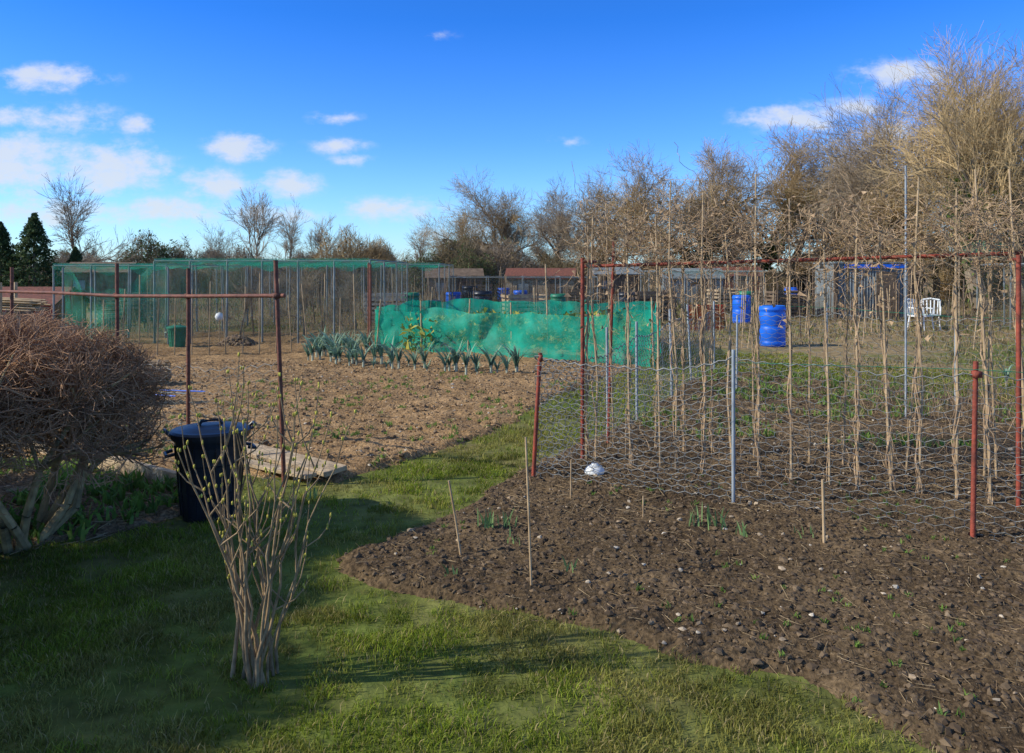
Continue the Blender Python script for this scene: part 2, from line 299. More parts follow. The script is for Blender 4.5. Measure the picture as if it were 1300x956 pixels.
# ---------------------------------------------------------------- trees
def nrm(v): return v/(math.sqrt(v[0]*v[0]+v[1]*v[1]+v[2]*v[2])+1e-9)
def grow(out,p,d,L,r,lev,maxlev,rs,nch,up,wob,ratio,spread,clip=None,minr=.006):
    ns=3 if lev<maxlev-1 else 2
    for i in range(ns):
        d=nrm(d+rs.normal(0,wob,3)+np.array([0,0,up])); q=p+d*L/ns; r2=max(minr,r*(1-.5*(i+1)/ns))
        if clip and not clip(q): return
        out.append([*p,*q,max(minr,r*(1-.5*i/ns)),r2,lev]); p=q
        if lev<maxlev and (lev>0 or i>0 or ratio>.8):
            k=nch if i<ns-1 else nch+1
            k=rs.integers(max(1,k-1),k+2)
            for c in range(k):
                v=rs.normal(0,1,3); ax=nrm(np.array([d[1]*v[2]-d[2]*v[1],d[2]*v[0]-d[0]*v[2],d[0]*v[1]-d[1]*v[0]])); an=rs.uniform(.45,1)*spread*(.55 if i==ns-1 else 1)
                dd=nrm(d*math.cos(an)+ax*math.sin(an)); grow(out,p,dd,L*ratio*rs.uniform(.7,1.15),r2*.68,lev+1,maxlev,rs,nch,up,wob,ratio,spread,clip,minr)
def tree_mesh(name,seed,H,r,maxlev=4,nch=2,up=.06,wob=.14,ratio=.66,spread=.85,twig='twig_gold',minr=.012,ivy=0,trunk=.36,lean=0):
    rs=np.random.default_rng(seed); out=[]; grow(out,np.zeros(3),nrm(np.array([lean,0,1.])),H*trunk,r,0,maxlev,rs,nch,up,wob,ratio,spread,None,minr)
    S=np.array(out); sc_=H/np.percentile(S[:,5],99.8); S[:,:6]*=sc_
    S=S[(S[:,2]>H*.12)|(S[:,8]==0)]
    b=B(); th=S[:,8]<=2; b.segs(S[th],5,0); b.segs(S[~th],3,1); print(name,len(S))
    if ivy:
        q=S[S[:,8]<=1]; q=q[rs.integers(0,len(q),ivy)]; q=q[q[:,2]<H*.72]; t=rs.random((len(q),1)); P=q[:,:3]*(1-t)+q[:,3:6]*t+rs.normal(0,.22,(len(q),3)); leafs(b,P,.11,rs,[(.11,.17,.03),(.15,.21,.045),(.07,.11,.02)],2)
    return b.mesh(name,['bark',twig,'leafcol'])
def leafs(b,P,s,rs,cols,mi):
    n=len(P); A=rs.normal(0,1,(n,3,3))*s; V=P[:,None]+A; c=np.array(cols)[rs.integers(0,len(cols),n)]*rs.uniform(.7,1.3,(n,1)); i=np.arange(n)*3
    b.add(V.reshape(-1,3),np.stack([i,i+1,i+2],1),mi,np.repeat(c,3,axis=0))
def inst(me,name,x,y,s=1,rot=None,parent=None,sz=None):
    o=bpy.data.objects.new(name,me); sc.collection.objects.link(o); o.location=(x,y,-.05); o.scale=(s,s,sz or s); o.rotation_euler[2]=random.uniform(0,6.28) if rot is None else rot
    if parent: o.parent=parent
    return o
TR=[tree_mesh('tree_a',1,10,.36,5,2,.03,.24,.70,1.05,'twig_gold',.0065,trunk=.30),
    tree_mesh('tree_b',2,10,.34,5,2,.05,.22,.69,1.0,'twig_grey',.0065,trunk=.30),
    tree_mesh('tree_c',3,10,.38,5,2,.03,.24,.70,1.05,'twig_gold',.0065,ivy=3500,trunk=.30),
    tree_mesh('tree_d',4,8,.14,4,2,.04,.16,.68,1.0,'twig_grey',.008,trunk=.36),
    tree_mesh('tree_e',14,10,.36,5,2,.04,.23,.70,1.0,'twig_grey',.0065,trunk=.32),
    tree_mesh('birch',24,8,.12,4,2,.08,.12,.64,.8,'twig_grey',.008,trunk=.42)]
BIG=tree_mesh('tree_big',11,12,.42,5,2,.03,.22,.73,1.05,'twig_gold',.0055,trunk=.27,ivy=1500)
BIG2=tree_mesh('tree_big2',17,12,.42,5,2,.03,.22,.73,1.0,'twig_grey',.0055,trunk=.28,ivy=1500)
inst(BIG,'bare_tree',21.3,36,1.04,1.0); inst(BIG2,'bare_tree',25.0,39,1.12,2); inst(BIG2,'bare_tree',23.2,44,1.05,4)
inst(TR[0],'bare_tree',19.0,43,.8,3)
for X,Y,H,k in [(8.2,55,9.6,0),(10.9,56,10.8,2),(14.2,54,9.8,4),(16.4,57,11.8,2),(19,55,10.8,0),(22.3,54,11.2,4),(25,56,10.4,1),(28,58,10.0,2),(31,55,10,4),
                (5.7,60,9,1),(3.7,68,9.6,4),(.8,72,10.6,0),(-.9,70,8.5,4),(-3.0,70,7.2,2)]:
    inst(TR[k],'ivy_clad_tree' if k==2 else 'bare_tree',X,Y,H/10)
for X,Y,H,k in [(-27.3,50,8.0,3),(-19.4,60,8.2,5),(-16.2,58,6.9,3),(-14.8,60,6.0,5),(-6.6,56,5.4,3),(-22,58,5.5,3)]:
    inst(TR[k],'bare_tree',X,Y,H/8)
def bush_mesh(name,seed,W,H,n,cols,nl,twig):
    rs=np.random.default_rng(seed); b=B()
    a=rs.uniform(0,6.28,n); rr=np.sqrt(rs.random(n)); x=np.cos(a)*rr*W; y=np.sin(a)*rr*W*.6
    top=H*(1-.5*rr**2)*(1+.35*(vn(x*1.3+50,y*1.3+50,seed)-.5)*2); z=top*rs.random(n)**.6
    d=np.stack([x/W+rs.normal(0,.6,n),y/W+rs.normal(0,.6,n),rs.uniform(.4,1.4,n)],1); d/=np.linalg.norm(d,axis=1,keepdims=True)
    p=np.stack([x,y,z],1); l=rs.uniform(.3,.9,(n,1)); S=np.hstack([p-d*l*.5,p+d*l*.5,np.full((n,1),.014),np.full((n,1),.005)]); b.segs(S,3,0)
    st=np.stack([x[:60]*.5,y[:60]*.5,0*x[:60]],1); b.segs(np.hstack([st,p[:60],np.full((60,1),.06),np.full((60,1),.02)]),4,0)
    i=rs.integers(0,n,nl); leafs(b,p[i]+rs.normal(0,.15,(nl,3)),.07,rs,cols,1); return b.mesh(name,[twig,'leafcol'])
HB=[bush_mesh('hedge_a',5,3,3.6,5000,[(.19,.14,.07),(.26,.19,.09),(.13,.14,.045)],2600,'twig_dark'),
    bush_mesh('hedge_b',6,3,3.4,5500,[(.27,.19,.09),(.21,.15,.07),(.14,.15,.05)],1500,'twig_grey'),
    bush_mesh('hedge_c',8,3,3.8,3000,[(.10,.15,.04),(.13,.18,.05),(.08,.10,.035)],5000,'twig_dark'),
    bush_mesh('hedge_d',9,3,3.8,5500,[(.38,.27,.11),(.28,.2,.09)],900,'twig_gold')]
e=bpy.data.objects.new('distant_hedgerow',None); sc.collection.objects.link(e)
for row,(Y0,h0) in enumerate([(50,.66),(58,.85),(66,1.0)]):
    x=-52.
    while x<52:
        right=x>6; k=random.choice([0,1,1,3] if right else [0,0,1,2,1]); s=h0*random.uniform(.65,1.15)
        if x<-5 and x>-24: s*=.95
        inst(HB[k],'hedge_clump',x,Y0+random.uniform(-2,2),s,parent=e,sz=s*(.85 if right else 1.0)); x+=random.uniform(2.4,4.0)
for X,Y,s,k in [(-10.6,52,1.1,3),(-9.3,53,.95,3),(-3.5,54,1.1,0),(-1.0,55,1.1,1),(27.5,42,1.2,2),(31,44,1.4,3)]: inst(HB[k],'bare_shrub',X,Y,s)
def conifer(seed,H,W):
    rs=np.random.default_rng(seed); b=B(); b.tube([(0,0,0),(0,0,H)],[.12,.02],6,0); n=8000
    t=rs.random(n)**.8; a=rs.uniform(0,6.28,n); lay=(np.floor(t*16)/16); rr=W*(1-t)**.8*(.35+.65*rs.random(n)**.5)*(1+.35*np.sin(a*3+lay*40))
    P=np.stack([np.cos(a)*rr,np.sin(a)*rr,.25+t*H-rr*.25],1); leafs(b,P,.07,rs,[(.05,.09,.03),(.075,.12,.04),(.10,.14,.045)],1); return b.mesh('conifer',['bark','leafcol'])
CF=conifer(3,5,1.9)
for X,Y,s in [(-28.9,45,.86),(-27.0,45,.95),(-30.5,46,.75),(-25.2,46,.6)]: inst(CF,'conifer_tree',X,Y,s)
# ---------------------------------------------------------------- clipped shrub (left) and off-frame hedge
def shrub(name,seed,cx,cy,W,D,H,n0,levels=4,nch=3):
    rs=np.random.default_rng(seed); out=[]
    def clip(q):
        a=math.atan2(q[1],q[0]); k=1+.10*math.sin(a*3+q[2]*5+seed)+.07*math.sin(a*7+q[2]*11)
        return (q[0]/W)**2+(q[1]/D)**2+(max(0,q[2]-H*.5)/(H*.5))**2.6<rs.uniform(.78,1.12)*k and q[2]>.0 and not (q[2]<.40 and math.hypot(q[0],q[1])>.35)
    for i in range(n0):
        a=rs.uniform(0,6.28); p=np.array([math.cos(a)*.12,math.sin(a)*.12,0]); d=nrm(np.array([math.cos(a)*.7,math.sin(a)*.7,1.0]))
        grow(out,p,d,H*.58,.030,0,levels,rs,nch,.04,.25,.70,1.2,clip,.0019)
    S=np.array(out); b=B(); th=S[:,8]<=1; b.segs(S[th],7,0); b.segs(S[~th],3,1); print(name,len(S))
    return b.obj(name,['hedge_bark','hedge_twig'],loc=(cx,cy,0))
shrub('clipped_shrub',21,-3.08,4.95,.90,.80,1.46,18)
shrub('clipped_shrub',22,-3.75,3.9,.95,.75,1.65,14)
shrub('clipped_shrub',23,-3.55,2.9,.95,.75,1.7,14)
shrub('clipped_shrub',24,-4.8,5.5,1.0,.9,1.5,11)
def budshrub():
    rs=np.random.default_rng(5); b=B(); buds=[]
    for i in range(17):
        a=rs.uniform(0,6.28); p=np.array([math.cos(a)*rs.uniform(0,.15),math.sin(a)*.08,0]); tx=(i-8)/8*.34+rs.normal(0,.06)
        h=rs.uniform(1.0,1.40)*(1-.15*abs(tx)/.4); ty=rs.normal(0,.12); n=11; pts=[]; wx=0
        for k in range(n):
            t=k/(n-1); wx+=rs.normal(0,.012); pts.append([p[0]+tx*t**1.15+wx,p[1]+ty*t+rs.normal(0,.006),h*t])
        pts=np.array(pts); r=rs.uniform(.0055,.010); b.tube(pts,np.linspace(r,.0018,n),6,0)
        for j in range(rs.integers(2,6)):
            k=rs.integers(3,n-2); q=pts[k]; dx=rs.choice([-1,1])*rs.uniform(.04,.15); L=rs.uniform(.12,.45); dy=rs.normal(0,.05)
            c=np.array([q,q+[dx*.6,dy*.5,L*.35],q+[dx*.9,dy*.8,L*.7],q+[dx,dy,L]])
            if c[-1,2]<1.42: b.tube(c,[r*.5,.003,.0024,.0015],5,0); buds+= [c[-1],c[2]]
        buds+=[pts[-1],pts[-2],pts[-3]]
    P=np.array(buds); P=np.concatenate([P,P+rs.normal(0,.006,P.shape)]); V=len(P)
    bb=ICO[None]*np.array([.0045,.0045,.010])+P[:,None]+np.array([0,0,.006]); F=(ICOF[None]+(np.arange(V)*12)[:,None,None]).reshape(-1,3)
    b.add(bb.reshape(-1,3),F,1,np.repeat(np.array([(.58,.50,.09)])*rs.uniform(.6,1.2,(V,1)),12,axis=0))
    b.obj('budding_shrub',['twigfg','tint'],True,loc=(-1.05,3.33,0))
budshrub()
# ---------------------------------------------------------------- dustbin
def dustbin(name,x,y,m,H=.62,r=.235,rot=0):
    b=B(); pr=[(0,0),(r*.74,0),(r*.76,.02)]
    for i in range(1,9):
        t=i/9; rr=r*(.76+.2*t); pr+= [(rr,H*t),(rr+.004,H*t+.01)] if i in(3,6) else [(rr,H*t)]
    pr+=[(r*.98,H*.97),(r*1.05,H*.97),(r*1.06,H*1.0),(r*1.0,H*1.0)]
    b.lathe(pr,32,0)
    b.lathe([(r*1.0,H),(r*1.09,H),(r*1.10,H+.03),(r*1.02,H+.042),(r*.9,H+.045),(r*.6,H+.06),(r*.25,H+.07),(0,H+.072)],32,0)
    for s in(-1,1):
        b.tube([(s*r*.98,-.07,H*.82),(s*(r+.045),-.06,H*.80),(s*(r+.045),.06,H*.80),(s*r*.98,.07,H*.82)],.012,6,0)
        b.tube([(s*r*1.08,-.05,H+.02),(s*(r*1.2),-.04,H+.05),(s*(r*1.2),.04,H+.05),(s*r*1.08,.05,H+.02)],.011,6,0)
    b.tube([(-.08,0,H+.06),(-.06,0,H+.095),(.06,0,H+.095),(.08,0,H+.06)],.013,6,0)
    for i in range(20):
        a=i*math.pi/10; b.tube([(math.cos(a)*r*.775,math.sin(a)*r*.775,.03),(math.cos(a)*r*.95,math.sin(a)*r*.95,H*.9)],.006,4,0)
    b.obj(name,[m],False,loc=(x,y,0),rot=rot)
dustbin('dustbin',-2.10,5.55,'binp',.57,.245,.5)
def barrel(name,x,y,m='blue',H=.93,r=.29):
    b=B(); b.lathe([(0,.0),(r*.9,0),(r*.97,.02),(r,.06),(r,H*.12),(r*.96,H*.14),(r,H*.17),(r*1.01,H*.35),(r,H*.48),(r*.965,H*.5),(r,H*.52),(r*1.01,H*.7),(r,H*.82),(r*.95,H*.86),(r*1.03,H*.88),(r*1.03,H*.94),(r*.98,H*.95),(r*.97,H),(r*.9,H),(r*.88,H*.97),(0,H*.965)],32,0)
    for s in(-1,1): b.lathe([(.035,H*.96),(.035,H*.985),(0,H*.985)],12,0,(s*r*.55,0,0))
    b.obj(name,[m],True,loc=(x,y,0))
barrel('blue_barrel',5.95,18.2); barrel('blue_barrel',7.55,26.2); barrel('blue_barrel',13.3,38,H=.95); barrel('blue_barrel',12.6,36)
barrel('blue_barrel',-2.2,30); barrel('blue_barrel',.35,33);barrel('dark_water_butt',-1.8,34,'binp',1.1,.33); barrel('dark_water_butt',-1.0,26.8,'binp',1.05,.33); barrel('green_water_butt',-3.4,26.6,'gpl',1.0,.3)
barrel('green_water_butt',1.6,27,'gpl',.95,.3); barrel('dark_water_butt',3.9,27.2,'binp',1.0,.3); barrel('green_water_butt',8.4,28.6,'gpl',1.0,.3); barrel('blue_barrel',-.4,38)
dustbin('green_dustbin',-7.4,17.6,'gpl',.45,.2); dustbin('green_dustbin',2.6,26.6,'gpl',.7,.28); dustbin('dustbin',-2.6,26.4,'binp',.7,.27)
# ---------------------------------------------------------------- left pipe fence
def pole(b,x,y,h,r=.016,mi=0,lx=0,ly=0,k=8): b.tube([(x,y,-.05),(x+lx*.5,y+ly*.5,h*.5),(x+lx,y+ly,h)],r,k,mi)
b=B(); pole(b,-1.80,6.3,1.79,.018,0,-.07); pole(b,-2.80,6.89,1.73,.018); pole(b,-3.69,7.46,1.78,.018,0,-.01); pole(b,-5.4,8.6,1.75,.018)
b.tube([(-1.79,6.27,1.512),(-2.8,6.86,1.49),(-3.7,7.43,1.475),(-4.6,8.0,1.49),(-6.2,9.0,1.49)],.016,8)
for p in [(-1.86,6.29,1.51),(-2.8,6.88,1.49),(-3.7,7.45,1.48)]: b.box(p,(.05,.05,.04),0,.5)
b.obj('rusty_pipe_frame',['rustd'],True)
def plank(name,p,q,h,w,z=0.0,mat_='wood'):
    p=np.array(p);q=np.array(q);L=np.linalg.norm(q-p);c=(p+q)/2; o=B(); o.box((0,0,0),(L,w,h)); ob=o.obj(name,[mat_],loc=(c[0],c[1],z+h/2),rot=math.atan2(q[1]-p[1],q[0]-p[0]))
    md=ob.modifiers.new('b','BEVEL'); md.width=.004; ob.rotation_euler[0]=random.uniform(-.1,.1); ob.rotation_euler[1]=random.uniform(-.015,.015)
plank('timber_plank',(-3.75,7.0),(-2.38,5.98),.13,.06,.02); plank('timber_plank',(-2.65,7.5),(-1.42,6.44),.04,.22,.06); plank('timber_plank',(-2.5,7.0),(-1.6,6.35),.03,.12,.05); plank('timber_plank',(-5.3,7.9),(-3.9,7.1),.10,.05,.03)
b=B()
for i in range(140):
    a=random.uniform(0,6.28); r=.19*math.sqrt(random.random()); j=random.uniform(-.03,.03); b.tube([(-.28+j,math.cos(a)*r,.2+math.sin(a)*r),(.28+j,math.cos(a)*r,.2+math.sin(a)*r)],.011,5)
for xx in(-.15,.15): b.tube([(xx,math.cos(t)*.205,.2+math.sin(t)*.205) for t in np.linspace(0,6.28,20)],.006,4)
b.obj('cane_screen_roll',['cane'],loc=(-5.35,11.7,0),rot=.25)
b=B()
for i in range(6): b.tube([(-5.9+i*.1,11.2-i*.22,.07+.01*i),(-4.2-i*.12,10.9-i*.2,.06)],.010,6,i%2)
b.obj('blue_water_pipes',['blue','steel'])
b=B()
for i in range(50): 
    y=random.uniform(-.12,.12);z=random.uniform(0,.14); b.tube([(-1.2+random.uniform(-.1,.1),y,z+.12),(1.1+random.uniform(-.1,.1),y*.6,z)],.009,5)
for s_ in (-.7,.7):
    for y_ in(-.15,.15): b.tube([(s_,y_,-1.15),(s_,y_,.35)],.02,6)
    b.tube([(s_,-.17,-.03),(s_,.17,-.03)],.02,6)
b.obj('cane_bundle_on_rack',['cane'],loc=(-6.9,9.8,1.22))
# ---------------------------------------------------------------- bean frame
def vine(b,x,y,h,rs,lx=0,ly=0,n=2,z0=0,rad=.014,mi=1,thick=.0038):
    for s in range(n):
        zt=h*rs.uniform(.65,1); m=int(zt*36); t=np.linspace(0,zt/h,m); ph_=rs.uniform(0,6.28); tw=h*rs.uniform(6,13)*rs.choice([-1,1]); R_=rad*(1+.6*np.sin(t*rs.uniform(9,20)+ph_)+.8*np.abs(rs.normal(0,.35,m)))
        P=np.stack([x+lx*t+np.cos(ph_+tw*t)*R_,y+ly*t+np.sin(ph_+tw*t)*R_,z0+(h-z0)*t],1); b.tube(P,thick*rs.uniform(.5,1.6)*(1.1-.3*t)*rs.uniform(.7,1.3,m),4,mi,False)
def tangle(b,c,ext,n,L,rs,mi=1,r=.0028,step=.05,grav=0):
    S=[]
    for i in range(n):
        p=np.array(c)+rs.uniform(-1,1,3)*ext; d=nrm(rs.normal(0,1,3))
        for k in range(int(L*rs.uniform(.4,1.4)/step)):
            d=nrm(d+rs.normal(0,.38,3)+np.array([0,0,grav])); q=p+d*step; S.append([*p,*q,r,r]); p=q
    b.segs(S,3,mi)
rs=np.random.default_rng(3)
A0=np.array([.62,7.0]);A1=np.array([3.55,5.70]); du=(A1-A0)/np.linalg.norm(A1-A0); nv=np.array([-du[1],du[0]])
if nv[1]<0: nv=-nv
b=B()
fr=[-.005,.05,.13,.215,.262,.33,.40,.47,.54,.62,.69,.755,.82,.89,.965,1.04,1.12,1.2]
for i,t in enumerate(fr):
    p=A0+(A1-A0)*(t+rs.normal(0,.008)); h=rs.uniform(2.0,2.5)
    if i>=15: h=rs.uniform(2.35,2.6)
    lx,ly=rs.normal(0,.045),rs.normal(.1,.08); bx=rs.normal(0,.015); b.tube([(p[0],p[1],-.03),(p[0]+lx*.3+bx,p[1]+ly*.3,h*.35),(p[0]+lx*.7-bx,p[1]+ly*.7,h*.7),(p[0]+lx,p[1]+ly,h)],[.010,.009,.008,.006],6,0)
    if i not in(3,): vine(b,p[0],p[1],h*rs.uniform(.85,1),rs,lx,ly,int(rs.integers(2,5)) if i>4 else 2)
    pl=[(p[0]+lx*.8,p[1]+ly*.8)]
    if i%3!=1:
        p2=p+nv*.75+du*rs.uniform(-.1,.1); h2=rs.uniform(1.9,2.4); l2=(rs.normal(0,.07),rs.normal(-.12,.08)); b.tube([(p2[0],p2[1],-.03),(p2[0]+l2[0],p2[1]+l2[1],h2)],[.009,.006],6,0)
        vine(b,p2[0],p2[1],h2*.9,rs,l2[0],l2[1],int(rs.integers(1,4))); pl.append((p2[0]+l2[0]*.8,p2[1]+l2[1]*.8))
    for pp in pl:
        tangle(b,(pp[0],pp[1],2.0),(.12,.1,.28),20,.6,rs,r=.0022); tangle(b,(pp[0],pp[1],1.0),(.04,.04,.9),20,.22,rs,r=.0017)
        n=40; P=np.stack([pp[0]+rs.normal(0,.07,n),pp[1]+rs.normal(0,.06,n),rs.uniform(1.2,2.35,n)],1); V=P[:,None]+rs.normal(0,.018,(n,3,3)); k=np.arange(n)*3; b.add(V.reshape(-1,3),np.stack([k,k+1,k+2],1),1)
for j in range(260):
    t=rs.random()*1.15; p=A0+(A1-A0)*t+nv*rs.uniform(0,.75); z=rs.normal(2.05,.14); d=np.array([*(du*rs.uniform(.15,.5)*rs.choice([-1,1])),rs.normal(0,.14)])
    q0=np.array([p[0],p[1],z]); pts=[q0+d*s+rs.normal(0,.022,3)-np.array([0,0,.12*math.sin(s*math.pi)]) for s in np.linspace(0,1,9)]; b.tube(pts,rs.uniform(.002,.0045),4,1,False)
tangle(b,(2.1,6.6,.35),(1.5,.9,.3),260,.5,rs,r=.0015)
b.obj('bean_canes_with_dead_vines',['cane','vine'])
b=B()
def fp(t,o,z): p=A0+(A1-A0)*t+nv*o; return (p[0],p[1],z)
b.tube([fp(-.03,.35,1.75),fp(.3,.35,1.775),fp(.6,.35,1.80),fp(1.4,.35,1.87)],.015,8)
for t in(-.0,1.02): 
    b.tube([fp(t,.0,-.05),fp(t,.0,1.82)],.017,8); b.tube([fp(t,0,1.79),fp(t,.37,1.79)],.014,8)
b.tube([fp(.0,.75,-.05),fp(.02,.74,2.0)],.014,8)
b.obj('red_pipe_bean_frame',['rust'],True)
# ---------------------------------------------------------------- wire netting
def hexnet(b,path,cell,rs,mi=0,r=.0016,sag=.03,zoff=0,wob=.02):
    P=np.array(path,float) # x,y,h
    seg=np.hypot(*np.diff(P[:,:2],axis=0).T); cum=np.r_[0,np.cumsum(seg)]; Lt=cum[-1]
    nu=int(Lt/cell); hmax=P[:,2].max(); nvv=int(hmax/(cell*.87))
    U,Vv=np.meshgrid(np.arange(nu+1),np.arange(nvv+1),indexing='ij'); u=U*Lt/nu; fx=np.interp(u,cum,P[:,0]);fy=np.interp(u,cum,P[:,1]);hh=np.interp(u,cum,P[:,2])
    idx=np.clip(np.searchsorted(cum,u,side='right')-1,0,len(seg)-1); loc=(u-cum[idx])/seg[idx]; hh=hh-sag*4*loc*(1-loc)*(1+.5*fb(u,u*0,1.5,2,3))
    v=Vv/nvv; zz=v*hh+np.where((U+Vv)%2==0,1,-1)*cell*.17+zoff
    zz+=wob*fb(u,v*2,2.2,3,5); off=wob*2.2*fb(u,v*hh,1.6,3,8)*np.sin(np.pi*np.clip(loc,0,1)); d=np.diff(P[:,:2],axis=0); d/=np.linalg.norm(d,axis=1,keepdims=True); dd=d[idx]
    G=np.stack([fx-dd[...,1]*off+dd[...,0]*wob*.6*fb(u,v*3,3,2,6),fy+dd[...,0]*off,zz],-1)
    S=[]
    a=G[:-1].reshape(-1,3);c=G[1:].reshape(-1,3);S.append(np.hstack([a,c]))
    m=((U+Vv)%2==0)[:,:-1]; S.append(np.hstack([G[:,:-1][m],G[:,1:][m]])); S=np.concatenate(S); S=np.hstack([S,np.full((len(S),2),r)]); b.segs(S,3,mi)
    b.tube(G[:,-1],r*1.8,4,mi,False)
b=B(); hexnet(b,[(.19,6.48,1.03),(.86,6.12,.97),(1.59,5.72,1.1)],.050,rs,r=.0030,sag=.05,wob=.03)
hexnet(b,[(.19,6.48,1.0),(.8,7.6,.9),(1.38,8.8,1.0),(2.15,10.7,1.05),(3.48,13.7,1.05)],.065,rs,r=.0034,sag=.06,wob=.03)
b.obj('wire_netting',['wire'])
b=B(); hexnet(b,[(1.59,5.72,1.1),(2.2,5.38,1.07),(2.88,4.98,1.08),(3.9,4.4,1.08)],.055,rs,r=.0021,sag=.05,wob=.03)
hexnet(b,[(3.48,13.7,1.0),(5.1,12.4,1.05),(6.1,10.9,1.05),(8.5,9.2,1.1)],.09,rs,r=.003,sag=.05,wob=.03)
hexnet(b,[(-1.85,6.3,1.0),(-2.8,6.89,.9),(-3.69,7.46,1.0),(-5.4,8.6,1.0)],.08,rs,r=.0016,sag=.08,wob=.04)
b.obj('wire_netting',['wire'])
b=B(); pole(b,.17,6.48,1.04,.017,0,.06); b.box((.235,6.46,1.0),(.03,.03,.05)); b.obj('red_fence_post',['rust'],True)
b=B(); pole(b,2.88,4.98,1.14,.016,0,.02); b.box((2.9,4.97,1.06),(.045,.045,.04)); b.obj('red_fence_post',['rust'],True)
b=B(); pole(b,1.59,5.72,1.14,.013); b.obj('galvanised_fence_post',['galv'],True)
for x,y,h,r in [(1.38,8.8,1.15,.014),(2.15,10.7,1.2,.016),(2.75,12.2,1.2,.016),(3.48,13.7,1.2,.016),(5.1,12.9,1.2,.016),(5.68,10.2,1.2,.015),(4.45,9.0,2.9,.012),(.95,7.9,1.15,.013),(3.1,11,1.1,.014)]:
    b=B(); pole(b,x,y,h,r,0,rs.normal(0,.03)); b.obj('galvanised_fence_post',['galv'],True)
b=B(); b.tube([(1.6,5.7,1.05),(2.88,4.97,1.09),(3.9,4.39,1.08)],.002,4); b.tube([(3.48,13.7,1.15),(5.1,12.9,1.12),(5.7,10.2,1.12),(8,8.9,1.12)],.003,4); b.obj('green_string_line',['gpl'])
for (x,y,h,lx,ly,r) in [(-.29,4.68,.46,-.085,.05,.007),(.105,4.19,.80,-.03,.15,.007),(.43,5.85,.32,.005,0,.006),(.89,5.4,.18,-.0,0,.006),(1.91,4.87,.43,-.01,.0,.009),(1.0,7.0,.5,0,0,.006)]:
    b=B(); pole(b,x,y,h,r,0,lx,ly,6); b.obj('marker_cane',['cane'],True)
def shoots(name,x,y,h,n,seed):
    rs=np.random.default_rng(seed); b=B()
    for i in range(n):
        px,py=rs.normal(0,.035,2); a=rs.uniform(0,6.28); w=.011; H=h*rs.uniform(.6,1.1); lx,ly=rs.normal(0,.25*H,2); q=[]
        for k in range(5):
            t=k/4; cx=px+lx*t*t; cy=py+ly*t*t; ww=w*(1-t**3)*.5+.0008; q.append([[cx-math.cos(a)*ww,cy-math.sin(a)*ww,H*t],[cx+math.cos(a)*ww,cy+math.sin(a)*ww,H*t]])
        c=np.array([.24,.38,.13])*rs.uniform(.7,1.1); b.sheet(np.array(q),0,c)
    b.obj(name,['leafcol'],loc=(x,y,.03))
for x,y,h,n,s in [(-.17,5.15,.13,16,1),(-.06,5.2,.11,12,2),(1.19,5.2,.14,10,3),(1.35,5.2,.13,10,4),(.33,4.45,.09,5,5),(-.35,4.35,.08,6,7),(1.86,5.0,.09,6,8),(1.45,5.05,.09,7,9),(-1.5,5.9,.1,8,6),(.02,4.9,.08,5,12)]: shoots('daffodil_shoots',x,y,h,n,s)
b=B(); b.lathe([(.085,0),(.086,.008),(.078,.03),(.055,.055),(.03,.065),(.028,.075),(0,.076)],24); b.obj('upturned_white_bowl',['white'],True,loc=(.68,6.55,.05))
def leek(name,x,y,s,seed):
    rs=np.random.default_rng(seed); b=B(); b.tube([(0,0,-.02),(0,0,.14*s)],[.020*s,.016*s],8,0,True,(.65,.68,.5)); az=rs.uniform(-.4,.4)
    for i in range(12):
        sd=1 if i%2 else -1; a=az+(0 if sd>0 else math.pi)+rs.normal(0,.45); L=rs.uniform(.26,.46)*s; q=[]; dr=rs.uniform(.05,.95); sp_=rs.uniform(.1,.6)
        for k in range(8):
            t=k/7; r_=L*t*(sp_*.5+sp_*.6*t); z=.11*s+L*(t-dr*.7*t**3); w=.016*s*(1-t**2.2)+.001; ca,sa=math.cos(a),math.sin(a)
            q.append([[ca*r_-sa*w-.6*w,sa*r_+ca*w,z-.5*w],[ca*r_,sa*r_,z-w*.4],[ca*r_+sa*w+.6*w,sa*r_-ca*w,z+.5*w]])
        b.sheet(np.array(q),0,np.array([.30,.46,.30])*rs.uniform(.6,1.15))
    b.obj(name,['leafcol'],True,loc=(x,y,.02))
for i in range(36):
    t=i/35; leek('leek_plant',-3.75+3.85*t+random.uniform(-.12,.12),14.7-1.9*t+random.uniform(-.3,.3),random.uniform(.75,1.25)*(1 if random.random()<.75 else .6),i)
for i in range(14): leek('leek_plant',-3.9+.95*random.random(),15.2+1.4*random.random(),random.uniform(1.0,1.3),60+i)
for i in range(6): leek('leek_plant',7.2+i*.5,11.6-.2*i,.8,80+i)
# ---------------------------------------------------------------- teal windbreak
def netwall(b,pts,h0,mi=0,bulge=.12,seed=0,res=.15,topvar=.12):
    P=np.array(pts,float); seg=np.hypot(*np.diff(P[:,:2],axis=0).T); cum=np.r_[0,np.cumsum(seg)]; n=int(cum[-1]/res)+2; u=np.linspace(0,cum[-1],n); v=np.linspace(0,1,9)
    U,V=np.meshgrid(u,v,indexing='ij'); X=np.interp(U,cum,P[:,0]);Y=np.interp(U,cum,P[:,1]);H=np.interp(U,cum,P[:,2])*h0
    H=H*(1-topvar*np.abs(np.sin(U*1.4+seed))+topvar*fb(U,U*0,2,2,seed)); o=bulge*fb(U,V*1.2,1.3,3,seed+2); b.sheet(np.stack([X+o*.4,Y-o,V*H],-1),mi)
b=B(); netwall(b,[(-2.95,17.3,.98),(-1.0,16.2,1.02),(.6,15.2,.95),(2.5,14.05,1.12)],.93,0,.35,1,.08,.06); netwall(b,[(2.5,14.05,1.12),(2.95,16,1.1),(3.5,19.5,1)],.93,0,.2,2,.15,.06)
